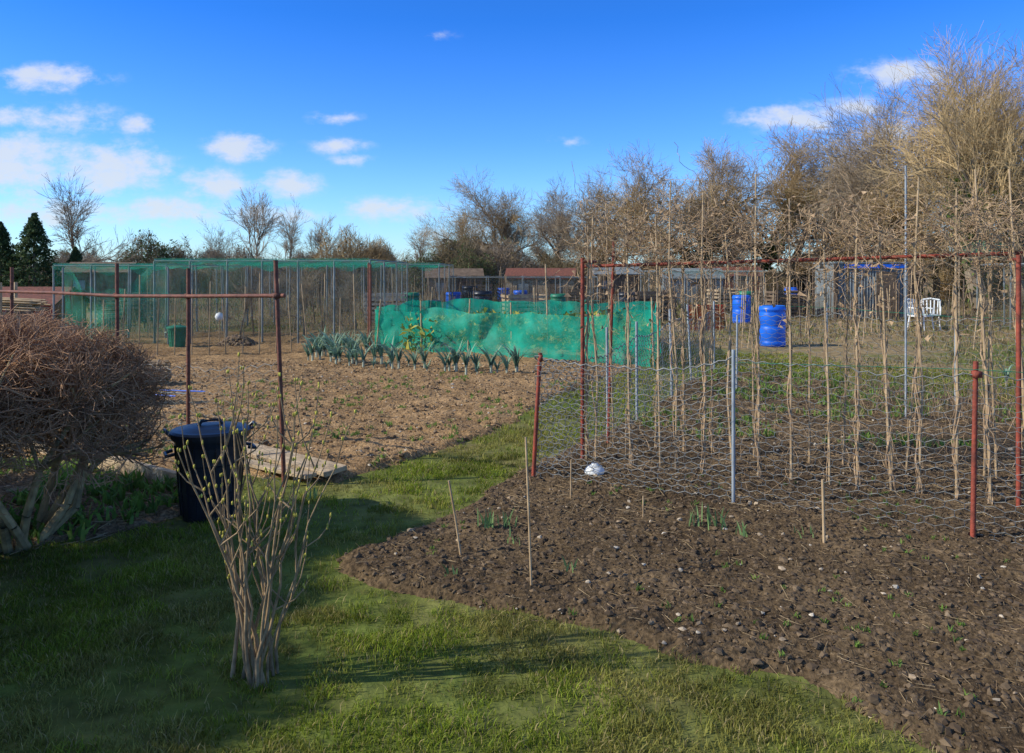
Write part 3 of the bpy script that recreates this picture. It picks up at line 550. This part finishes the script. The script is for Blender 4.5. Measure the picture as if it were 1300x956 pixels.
netwall(b,[(-2.95,17.3,.98),(-2.2,20.8,1.0),(3.5,19.5,1)],1.0,0,.2,3,.15,.06)
for x,y,h in [(-2.95,17.3,1.1),(-1.9,16.7,1.1),(-.9,16.15,1.15),(.0,15.6,1.1),(.7,15.15,1.85),(1.7,14.55,1.2),(2.5,14.05,1.25),(2.95,16,1.3),(3.5,19.5,1.3),(-2.2,20.8,1.3),(.6,20.2,1.3)]: pole(b,x,y,h,.014,1,rs.normal(0,.08))
b.obj('teal_windbreak_netting',['netteal','cane'],True)
b=B(); n=5000; x=rs.uniform(-2.3,3,n); y=rs.uniform(16.2,19.5,n); kk=fb(x,y,1,2,4)>-.1; x,y=x[kk],y[kk]; n=len(x); leafs(b,np.stack([x,y,rs.uniform(0,.75,n)],1),.05,rs,[(.26,.34,.07),(.50,.45,.08),(.15,.24,.07)],0); b.obj('brassica_plants',['leafcol'])
def cage(name,x0,x1,y0,y1,h,mside,mtop,nx=6,ny=3,rot=0,dx=0):
    b=B()
    for i in range(nx+1):
        for j in range(ny+1):
            if 0<i<nx and 0<j<ny: continue
            x=x0+(x1-x0)*i/nx; y=y0+(y1-y0)*j/ny; b.tube([(x,y,0),(x+rs.normal(0,.02),y,h)],.024,6,2)
    for j in range(ny+1): y=y0+(y1-y0)*j/ny; b.tube([(x0,y,h),(x1,y,h)],.018,6,2)
    for i in range(nx+1): x=x0+(x1-x0)*i/nx; b.tube([(x,y0,h+.03),(x,y1,h+.03)],.018,6,2)
    netwall(b,[(x0,y0-.03,1),(x1+.03,y0-.03,1),(x1+.03,y1,1)],h,0,.08,4,.3,.02); netwall(b,[(x0-.03,y0,1),(x0-.03,y1+.03,1),(x1,y1+.03,1)],h,0,.08,5,.3,.02)
    X,Y=np.meshgrid(np.linspace(x0,x1,40),np.linspace(y0,y1,20),indexing='ij'); Z=h+.05-.14*np.abs(np.sin((X-x0)/(x1-x0)*nx*math.pi))*np.abs(np.sin((Y-y0)/(y1-y0)*ny*math.pi)); b.sheet(np.stack([X,Y,Z],-1),1)
    b.sheet(np.stack([np.stack([X[:,0],Y[:,0]-.06,Z[:,0]+.02],-1),np.stack([X[:,0],Y[:,0]-.07,Z[:,0]-.22+.08*np.sin(X[:,0]*7)],-1)],1),1)
    return b.obj(name,[mside,mtop,'steel'])
cage('netted_fruit_cage',-8.3,-3.3,18.5,25,1.95,'netgry','nettop')
cage('netted_fruit_cage',-11.5,-8.7,20,26,1.85,'netgrn','nettop',3,3)
cage('netted_fruit_cage',-9,-2.5,27.5,34,1.95,'netgry','nettop',5,3)
b=B(); netwall(b,[(-10.6,18.8,1),(-9.3,18.2,.75),(-7.9,18.3,1.05)],1.75,0,.5,9,.1,.2); pole(b,-10.6,18.8,1.8,.02,1); pole(b,-7.9,18.3,1.8,.02,1); b.obj('draped_green_netting',['nettop','steel'],True)
b=B(); pts=[(-8.0,15.6,1),(-6,15.9,1.05),(-4.2,16.4,1.0),(-3.3,16.9,1.1)]; netwall(b,pts,1.15,0,.15,14,.2,.1)
for i in range(16):
    t=i/15; x=-8+4.7*t; y=15.6+1.2*t; pole(b,x,y,rs.uniform(1.1,1.8),.012,1,rs.normal(0,.06))
b.obj('netting_fence',['netblk','cane'],True)
b=B(); pole(b,-2.95,16.6,1.85,.025); pole(b,-3.15,17.5,1.9,.022); b.obj('rusty_post',['rustd'])
for X,Y,s in [(-7,20.5,.28),(-5.5,21,.3),(-4.2,20,.25),(-6.3,23,.3),(-9.8,22,.3),(-6,30,.35),(-4,30,.33),(-10.5,24,.3),(-4.6,23.5,.3)]: inst(TR[3],'fruit_bush',X,Y,s*.8)
b=B(); n=500; a=rs.uniform(0,6.28,n); r_=.5*np.sqrt(rs.random(n)); P=np.stack([-6.2+np.cos(a)*r_,18+np.sin(a)*r_*.6,(.26*(1-(r_/.5)**1.5))],1); lumps(b,P,rs.uniform(.02,.06,n),np.array([(.18,.12,.08),(.26,.18,.10)])[rs.integers(0,2,n)]); b.obj('compost_heap',['tint'])
b=B(); b.lathe([(0,-.1),(.07,-.07),(.1,0),(.07,.07),(0,.1)],16); b.tube([(0,0,-.75),(0,0,-.08)],.012,5,1); b.obj('white_float_on_cane',['white','cane'],True,loc=(-6.65,18.1,.68))
def pallet_bay(x,y,w=1.1,h=.9,m='wood',rot=0):
    b=B()
    for i in range(7): z=.08+i*h/7; b.box((0,-w/2,z),(w,.025,.085)); b.box((0,w/2,z),(w,.025,.085)); b.box((-w/2,0,z),(.025,w,.085)); b.box((w/2,0,z),(.025,w,.085))
    for sx in(-1,1):
        for sy in(-1,1): b.box((sx*(w/2-.055),sy*(w/2-.055),h/2),(.07,.07,h+.05))
    n=200; P=np.stack([rs.uniform(-.45,.45,n)*w,rs.uniform(-.45,.45,n)*w,rs.uniform(.5,.75,n)*h],1); lumps(b,P,rs.uniform(.05,.12,n),None,1)
    b.obj('pallet_compost_bay',[m,'woodd'],loc=(x,y,0),rot=rot)
for a_ in [(-4.2,26.5,1.3,1.0,'brick',.1),(-1.7,38,1.5,1.1,'woodd',0),(.4,26.3,1.3,.95,'wood',.2),(3.2,36,1.3,.9,'woodd',0),(8.8,33,1.3,1,'wood',.3),(-13,27,1.4,1,'woodd',0),(-9.9,16.6,1.2,.5,'wood',.2),(5.0,28.5,1.4,1.0,'woodd',.1),(10.2,30,1.3,1.0,'woodd',.2)]: pallet_bay(*a_)
def shed(name,x,y,w,d,h,m,roofm,rot=0):
    b=B(); n=int(w/.14)
    for i in range(n): b.box((-w/2+(i+.5)*w/n,-d/2,h/2),(w/n-.008,.03,h))
    b.box((0,0,h/2),(w-.02,d-.04,h-.01)); hh=h+.45
    V=[(-w/2-.1,-d/2-.15,h-.06),(w/2+.1,-d/2-.15,h-.06),(w/2+.1,0,hh),(-w/2-.1,0,hh),(-w/2-.1,d/2+.15,h-.06),(w/2+.1,d/2+.15,h-.06)]
    b.add(V,[[0,1,2,3],[3,2,5,4]],1); V2=[(x_,y_,z_+.04) for x_,y_,z_ in V]; b.add(V2,[[0,1,2,3],[3,2,5,4]],1); b.add(V[:2]+V2[:2][::-1],[[0,1,2,3]],1)
    b.add([(-w/2+.01,-d/2,h),(-w/2+.01,d/2,h),(-w/2+.01,0,hh-.03)],[[0,1,2]],0); b.add([(w/2-.01,-d/2,h),(w/2-.01,d/2,h),(w/2-.01,0,hh-.03)],[[0,1,2]],0)
    b.box((w*.2,-d/2-.03,h*.48),(.75,.03,h*.9),2); b.box((w*.2+.28,-d/2-.055,h*.5),(.03,.02,.12),1); b.box((-w*.25,-d/2-.03,h*.62),(.6,.03,.45),3)
    for q in(-.3,0,.3): b.box((-w*.25+q,-d/2-.05,h*.62),(.03,.02,.47),2)
    b.obj(name,[m,roofm,'woodd','steel'],loc=(x,y,0),rot=rot)
shed('garden_shed',-3.2,44,3,2.2,1.4,'woodd','woodd',.1); shed('garden_shed',12.5,46,3.4,2.2,1.5,'rustd','rustd',-.1); shed('garden_shed',-20.5,40,3,2,1.7,'woodd','woodd',.1)
shed('garden_shed',1.5,41,3.4,2,1.4,'wood','rustd',-.1); shed('garden_shed',5.6,44,2.6,2,1.6,'woodd','steel',.15); shed('garden_shed',9.4,42,3,2,1.4,'steel','steel',-.05); shed('garden_shed',17.6,38,2.6,2,1.6,'woodd','woodd',.1)
shed('red_shed',-15.2,24.5,3.2,2,.75,'redm','rustd',.05)
cage('brassica_cage',-2.2,3.0,28,31,1.5,'netblk','netblk',4,2); cage('brassica_cage',5.5,9.5,30,34,1.7,'netgry','netgrn',4,2)
def shelter():
    b=B(); w,d,h=2.5,2.2,2.0
    for i in range(26):
        x=-w/2+w*i/25; b.tube([(x,-d/2,0.02),(x,-d/2,h)],.05,6,0,False)
    for sx in(-1,1):
        for sy in(-1,1): b.box((sx*(w/2+.08),sy*(d/2+.08),h/2),(.08,.08,h),1)
    for i in range(22): y=-d/2+d*i/21; b.tube([(-w/2,y,0),(-w/2,y,h)],.05,6,0,False)
    b.box((0,0,h+.03),(w+.2,d+.2,.05),0); b.box((.1,-d/2-.09,h-.10),(w-.3,.03,.14),2); b.box((.5,-d/2-.08,h*.45),(.7,.03,1.6),1); return b.obj('corrugated_shelter',['steel','woodd','blue'],loc=(13.1,30,0),rot=-.05)
shelter()
b=B()
b.box((0,0,.42),(.5,.48,.035))
for sx in(-1,1):
    for sy in(-1,1): b.tube([(sx*.22,sy*.2,.42),(sx*.26,sy*.25,0)],[.025,.018],6)
    b.tube([(sx*.26,-.2,.42),(sx*.27,-.22,.64),(sx*.26,.22,.66)],.022,6)
for i in range(5): b.tube([((i-2)*.09,.22,.44),((i-2)*.1,.32,.85)],.02,5)
b.tube([(-.24,.3,.86),(0,.34,.9),(.24,.3,.86)],.028,6); b.tube([(-.25,.22,.42),(-.25,.32,.86)],.022,6); b.tube([(.25,.22,.42),(.25,.32,.86)],.022,6)
ch=b.mesh('chair',['white'],True)
for X,Y,r_ in [(11.8,23.0,.6),(12.4,23.6,-.5)]:
    o=bpy.data.objects.new('white_garden_chair',ch); sc.collection.objects.link(o); o.location=(X,Y,0); o.rotation_euler[2]=r_
b=B(); netwall(b,[(5.1,23,1),(6.2,23.2,1.05)],.75,0,.1,3,.1,.05); pole(b,5.1,23,.9,.02,1); pole(b,5.65,23.1,.9,.02,1); pole(b,6.2,23.2,.9,.02,1)
for i in range(12): b.tube([(5.1+.1*i,22.98+.02*i,0),(5.1+.1*i,22.98+.02*i,.75)],.010,4,2)
for i in range(6): b.tube([(5.1,22.96,.08+i*.13),(6.2,23.16,.08+i*.13)],.010,4,2)
b.obj('red_barrier_fence',['netred','woodd','netred'],True)
cage('dark_netting_cage',14.6,18.0,20,25,1.9,'netblk','netblk',4,3)
b=B(); netwall(b,[(14.6,26,1),(16.4,26,1.1)],.8,0,.4,5,.1,.3); 
for v in b.V: v[:,2]+=2.1
pole(b,14.6,26,2.9,.02,1); pole(b,16.4,26,3.0,.02,1); b.obj('raised_green_cover',['nettop','wood'],True)
def panelfence(name,pts,h,m):
    b=B(); P=np.array(pts,float)
    for i in range(len(P)-1):
        L=np.hypot(*(P[i+1]-P[i])); n=int(L/.15); a=math.atan2(*(P[i+1]-P[i])[::-1])
        for k in range(n): q=P[i]+(P[i+1]-P[i])*(k+.5)/n; b.box((q[0],q[1],h/2+random.uniform(-.02,.02)),(.135,.02,h),0,a)
        b.box((P[i][0],P[i][1],h/2),(.1,.1,h+.1),1,a)
    b.obj(name,[m,'woodd'])
panelfence('wooden_panel_fence',[(16.5,25.5),(21,27),(26,28)],1.25,'rustd')
def stakes(name,n,x0,x1,y0,y1,h0,h1,m='cane',r=.014):
    b=B()
    for i in range(n):
        y=rs.uniform(y0,y1); x=rs.uniform(x0,x1)
        if sdist(SOIL,np.array([x]),np.array([y]))[0]>-.3: continue
        pole(b,x,y,rs.uniform(h0,h1),r,0,rs.normal(0,.07),0,5)
    b.obj(name,[m])
stakes('garden_stakes',100,-12,16,22,44,1,1.9); stakes('garden_stakes',55,-14,14,20,40,.8,1.6,'woodd',.02); stakes('garden_stakes',25,4,14,17,26,.8,1.6)
for y,x0,x1 in [(25.5,-2.2,5),(36,-12,14),(27,9,18)]:
    b=B(); netwall(b,[(x0,y,1),((x0+x1)/2,y+.4,1.05),(x1,y,1)],1.0,0,.1,7,.3,.06)
    for i in range(int(x1-x0)): pole(b,x0+i,y,1.2+rs.random()*.4,.018,1,rs.normal(0,.04))
    b.obj('netting_fence',['netblk','woodd'],True)
b=B(); S=[]
for i in range(2600):
    x=rs.uniform(-12,18);y=rs.uniform(20,44)
    if vn(np.array([x*.5]),np.array([y*.5]),5)[0]<.5: continue
    h=rs.uniform(.3,1.1); S.append([x,y,0,x+rs.normal(0,.15),y,h,.012,.006])
b.segs(S,3); b.obj('dead_plant_stalks',['cane'])
b=B(); S=[]
for i in range(900):
    t=rs.random(); x=4.2+t*5; y=9.6-t*1.0+rs.normal(0,.9); h=rs.uniform(.15,.6); S.append([x,y,0,x+rs.normal(0,.12),y+rs.normal(0,.12),h,.004,.002])
b.segs(S,3); b.obj('dry_weed_stalks',['vine'])
# ---------------------------------------------------------------- light & sky
el=R(33); az=R(10)
sun=bpy.data.lights.new('sun','SUN'); sun.energy=5.0; sun.angle=R(.5); sun.color=(1,.95,.82)
so=bpy.data.objects.new('sun',sun); sc.collection.objects.link(so)
d=Vector((math.cos(el)*math.cos(az),math.cos(el)*math.sin(az),-math.sin(el))); so.rotation_euler=d.to_track_quat('-Z','Y').to_euler()
w=bpy.data.worlds.new('World'); sc.world=w; w.use_nodes=True; N=w.node_tree.nodes; L=w.node_tree.links
try: w.cycles.sampling_method='NONE'
except Exception as ex: print(ex)
bg=N['Background']; sky=N.new('ShaderNodeTexSky'); sky.sky_type='NISHITA'; sky.sun_disc=False; sky.sun_elevation=el; sky.sun_rotation=R(270)-az; sky.air_density=1.0; sky.dust_density=.4; sky.ozone_density=2.0
tc=N.new('ShaderNodeTexCoord'); sp=N.new('ShaderNodeSeparateXYZ'); L.new(tc.outputs['Generated'],sp.inputs[0])
rp=N.new('ShaderNodeValToRGB'); E=rp.color_ramp.elements; E[0].position=0; E[0].color=(.72,.92,.92,1); E[1].position=1; E[1].color=(1.0,.85,.62,1)
for ps,cc in [(.06,(.58,.82,.90)),(.16,(.34,.64,.88)),(.30,(.14,.49,.80)),(.40,(.14,.47,.74)),(.60,(.9,.80,.62))]: q=E.new(ps); q.color=(*cc,1)
L.new(sp.outputs['Z'],rp.inputs[0])
tm=N.new('ShaderNodeMix'); tm.data_type='RGBA'; tm.blend_type='MULTIPLY'; tm.inputs['Factor'].default_value=1; L.new(sky.outputs[0],tm.inputs['A']); L.new(rp.outputs[0],tm.inputs['B'])
tm2=N.new('ShaderNodeMix'); tm2.data_type='RGBA'; tm2.blend_type='MULTIPLY'; tm2.inputs['Factor'].default_value=1; L.new(tm.outputs['Result'],tm2.inputs['A']); tm2.inputs['B'].default_value=(1.1,1.27,1.85,1)
L.new(tm2.outputs['Result'],bg.inputs['Color']); bg.inputs['Strength'].default_value=.15
def mth(op,a,b_=None,clamp=False):
    n=N.new('ShaderNodeMath'); n.operation=op; n.use_clamp=clamp
    for i,v in enumerate((a,b_)):
        if v is None: continue
        if isinstance(v,(int,float)): n.inputs[i].default_value=v
        else: L.new(v,n.inputs[i])
    return n.outputs[0]
ym=mth('MAXIMUM',mth('ABSOLUTE',sp.outputs['Y']),.05); u=mth('DIVIDE',sp.outputs['X'],ym); v=mth('DIVIDE',sp.outputs['Z'],ym)
cb=N.new('ShaderNodeCombineXYZ'); L.new(u,cb.inputs[0]); L.new(v,cb.inputs[1])
no=N.new('ShaderNodeTexNoise'); no.inputs['Scale'].default_value=24; no.inputs['Detail'].default_value=7; no.inputs['Roughness'].default_value=.62
mp=N.new('ShaderNodeMapping'); mp.inputs['Scale'].default_value=(1,1.7,1); L.new(cb.outputs[0],mp.inputs[0]); L.new(mp.outputs[0],no.inputs['Vector'])
cur=None
CL=[(-.58,.243,.085,.020,1.1),(-.62,.195,.07,.02,.8),(-.55,.19,.07,.025,.8),(-.62,.135,.08,.045,1.3),(-.50,.13,.085,.038,1.3),(-.47,.185,.035,.015,.85),(-.38,.11,.05,.024,1.15),(-.342,.156,.05,.021,1.15),(-.285,.11,.055,.022,1.1),(-.218,.158,.045,.013,.85),(-.222,.193,.035,.012,.85),(-.20,.14,.035,.010,.8),(-.15,.078,.08,.020,.95),
    (.35,.193,.08,.022,1.1),(.43,.207,.045,.016,1.0),(.49,.248,.075,.022,1.1),(.485,.178,.05,.018,1.0),(-.09,.297,.025,.009,.45),(.07,.163,.03,.010,.55),(-.60,.075,.09,.022,1.0),(-.44,.075,.12,.022,1.0),(-.3,.07,.10,.018,.8),(.6,.21,.06,.02,.8),(-.05,.05,.10,.012,.6),(1.1,.25,.12,.05,1)]
for cx,cy,sx,sy,dn in CL:
    s1=N.new('ShaderNodeVectorMath'); s1.operation='SUBTRACT'; L.new(cb.outputs[0],s1.inputs[0]); s1.inputs[1].default_value=(cx,cy,0)
    s2=N.new('ShaderNodeVectorMath'); s2.operation='MULTIPLY'; L.new(s1.outputs[0],s2.inputs[0]); s2.inputs[1].default_value=(1/sx,1/sy,0)
    s3=N.new('ShaderNodeVectorMath'); s3.operation='LENGTH'; L.new(s2.outputs[0],s3.inputs[0])
    m_=mth('MULTIPLY',mth('SUBTRACT',1.25,s3.outputs['Value'],),dn); cur=m_ if cur is None else mth('MAXIMUM',cur,m_)
cur=mth('MAXIMUM',cur,0)
dens=mth('ADD',mth('MULTIPLY',cur,1.15),mth('MULTIPLY',mth('SUBTRACT',no.outputs['Fac'],.5),3.8))
mr=N.new('ShaderNodeMapRange'); mr.interpolation_type='SMOOTHSTEP'; mr.inputs[1].default_value=.05; mr.inputs[2].default_value=1.6; mr.inputs[4].default_value=.85; L.new(dens,mr.inputs[0])
gate=mth('MULTIPLY',mr.outputs[0],mth('MULTIPLY',cur,1.8,True),True)
bg2=N.new('ShaderNodeBackground'); bg2.inputs['Color'].default_value=(.78,.83,.90,1); bg2.inputs['Strength'].default_value=.95
mx=N.new('ShaderNodeMixShader'); L.new(gate,mx.inputs[0]); L.new(bg.outputs[0],mx.inputs[1]); L.new(bg2.outputs[0],mx.inputs[2]); L.new(mx.outputs[0],N['World Output'].inputs['Surface'])
# camera
cam=bpy.data.cameras.new('camera'); co=bpy.data.objects.new('camera',cam); sc.collection.objects.link(co); co.location=(0,0,1.7); co.rotation_euler=(R(90),0,0)
cam.sensor_width=36; cam.lens=28; cam.shift_y=-.1023; cam.clip_end=2000; sc.camera=co
sc.view_settings.view_transform='Standard'; sc.view_settings.look='None'; sc.view_settings.exposure=0
print('verts',sum(len(m.vertices) for m in bpy.data.meshes))
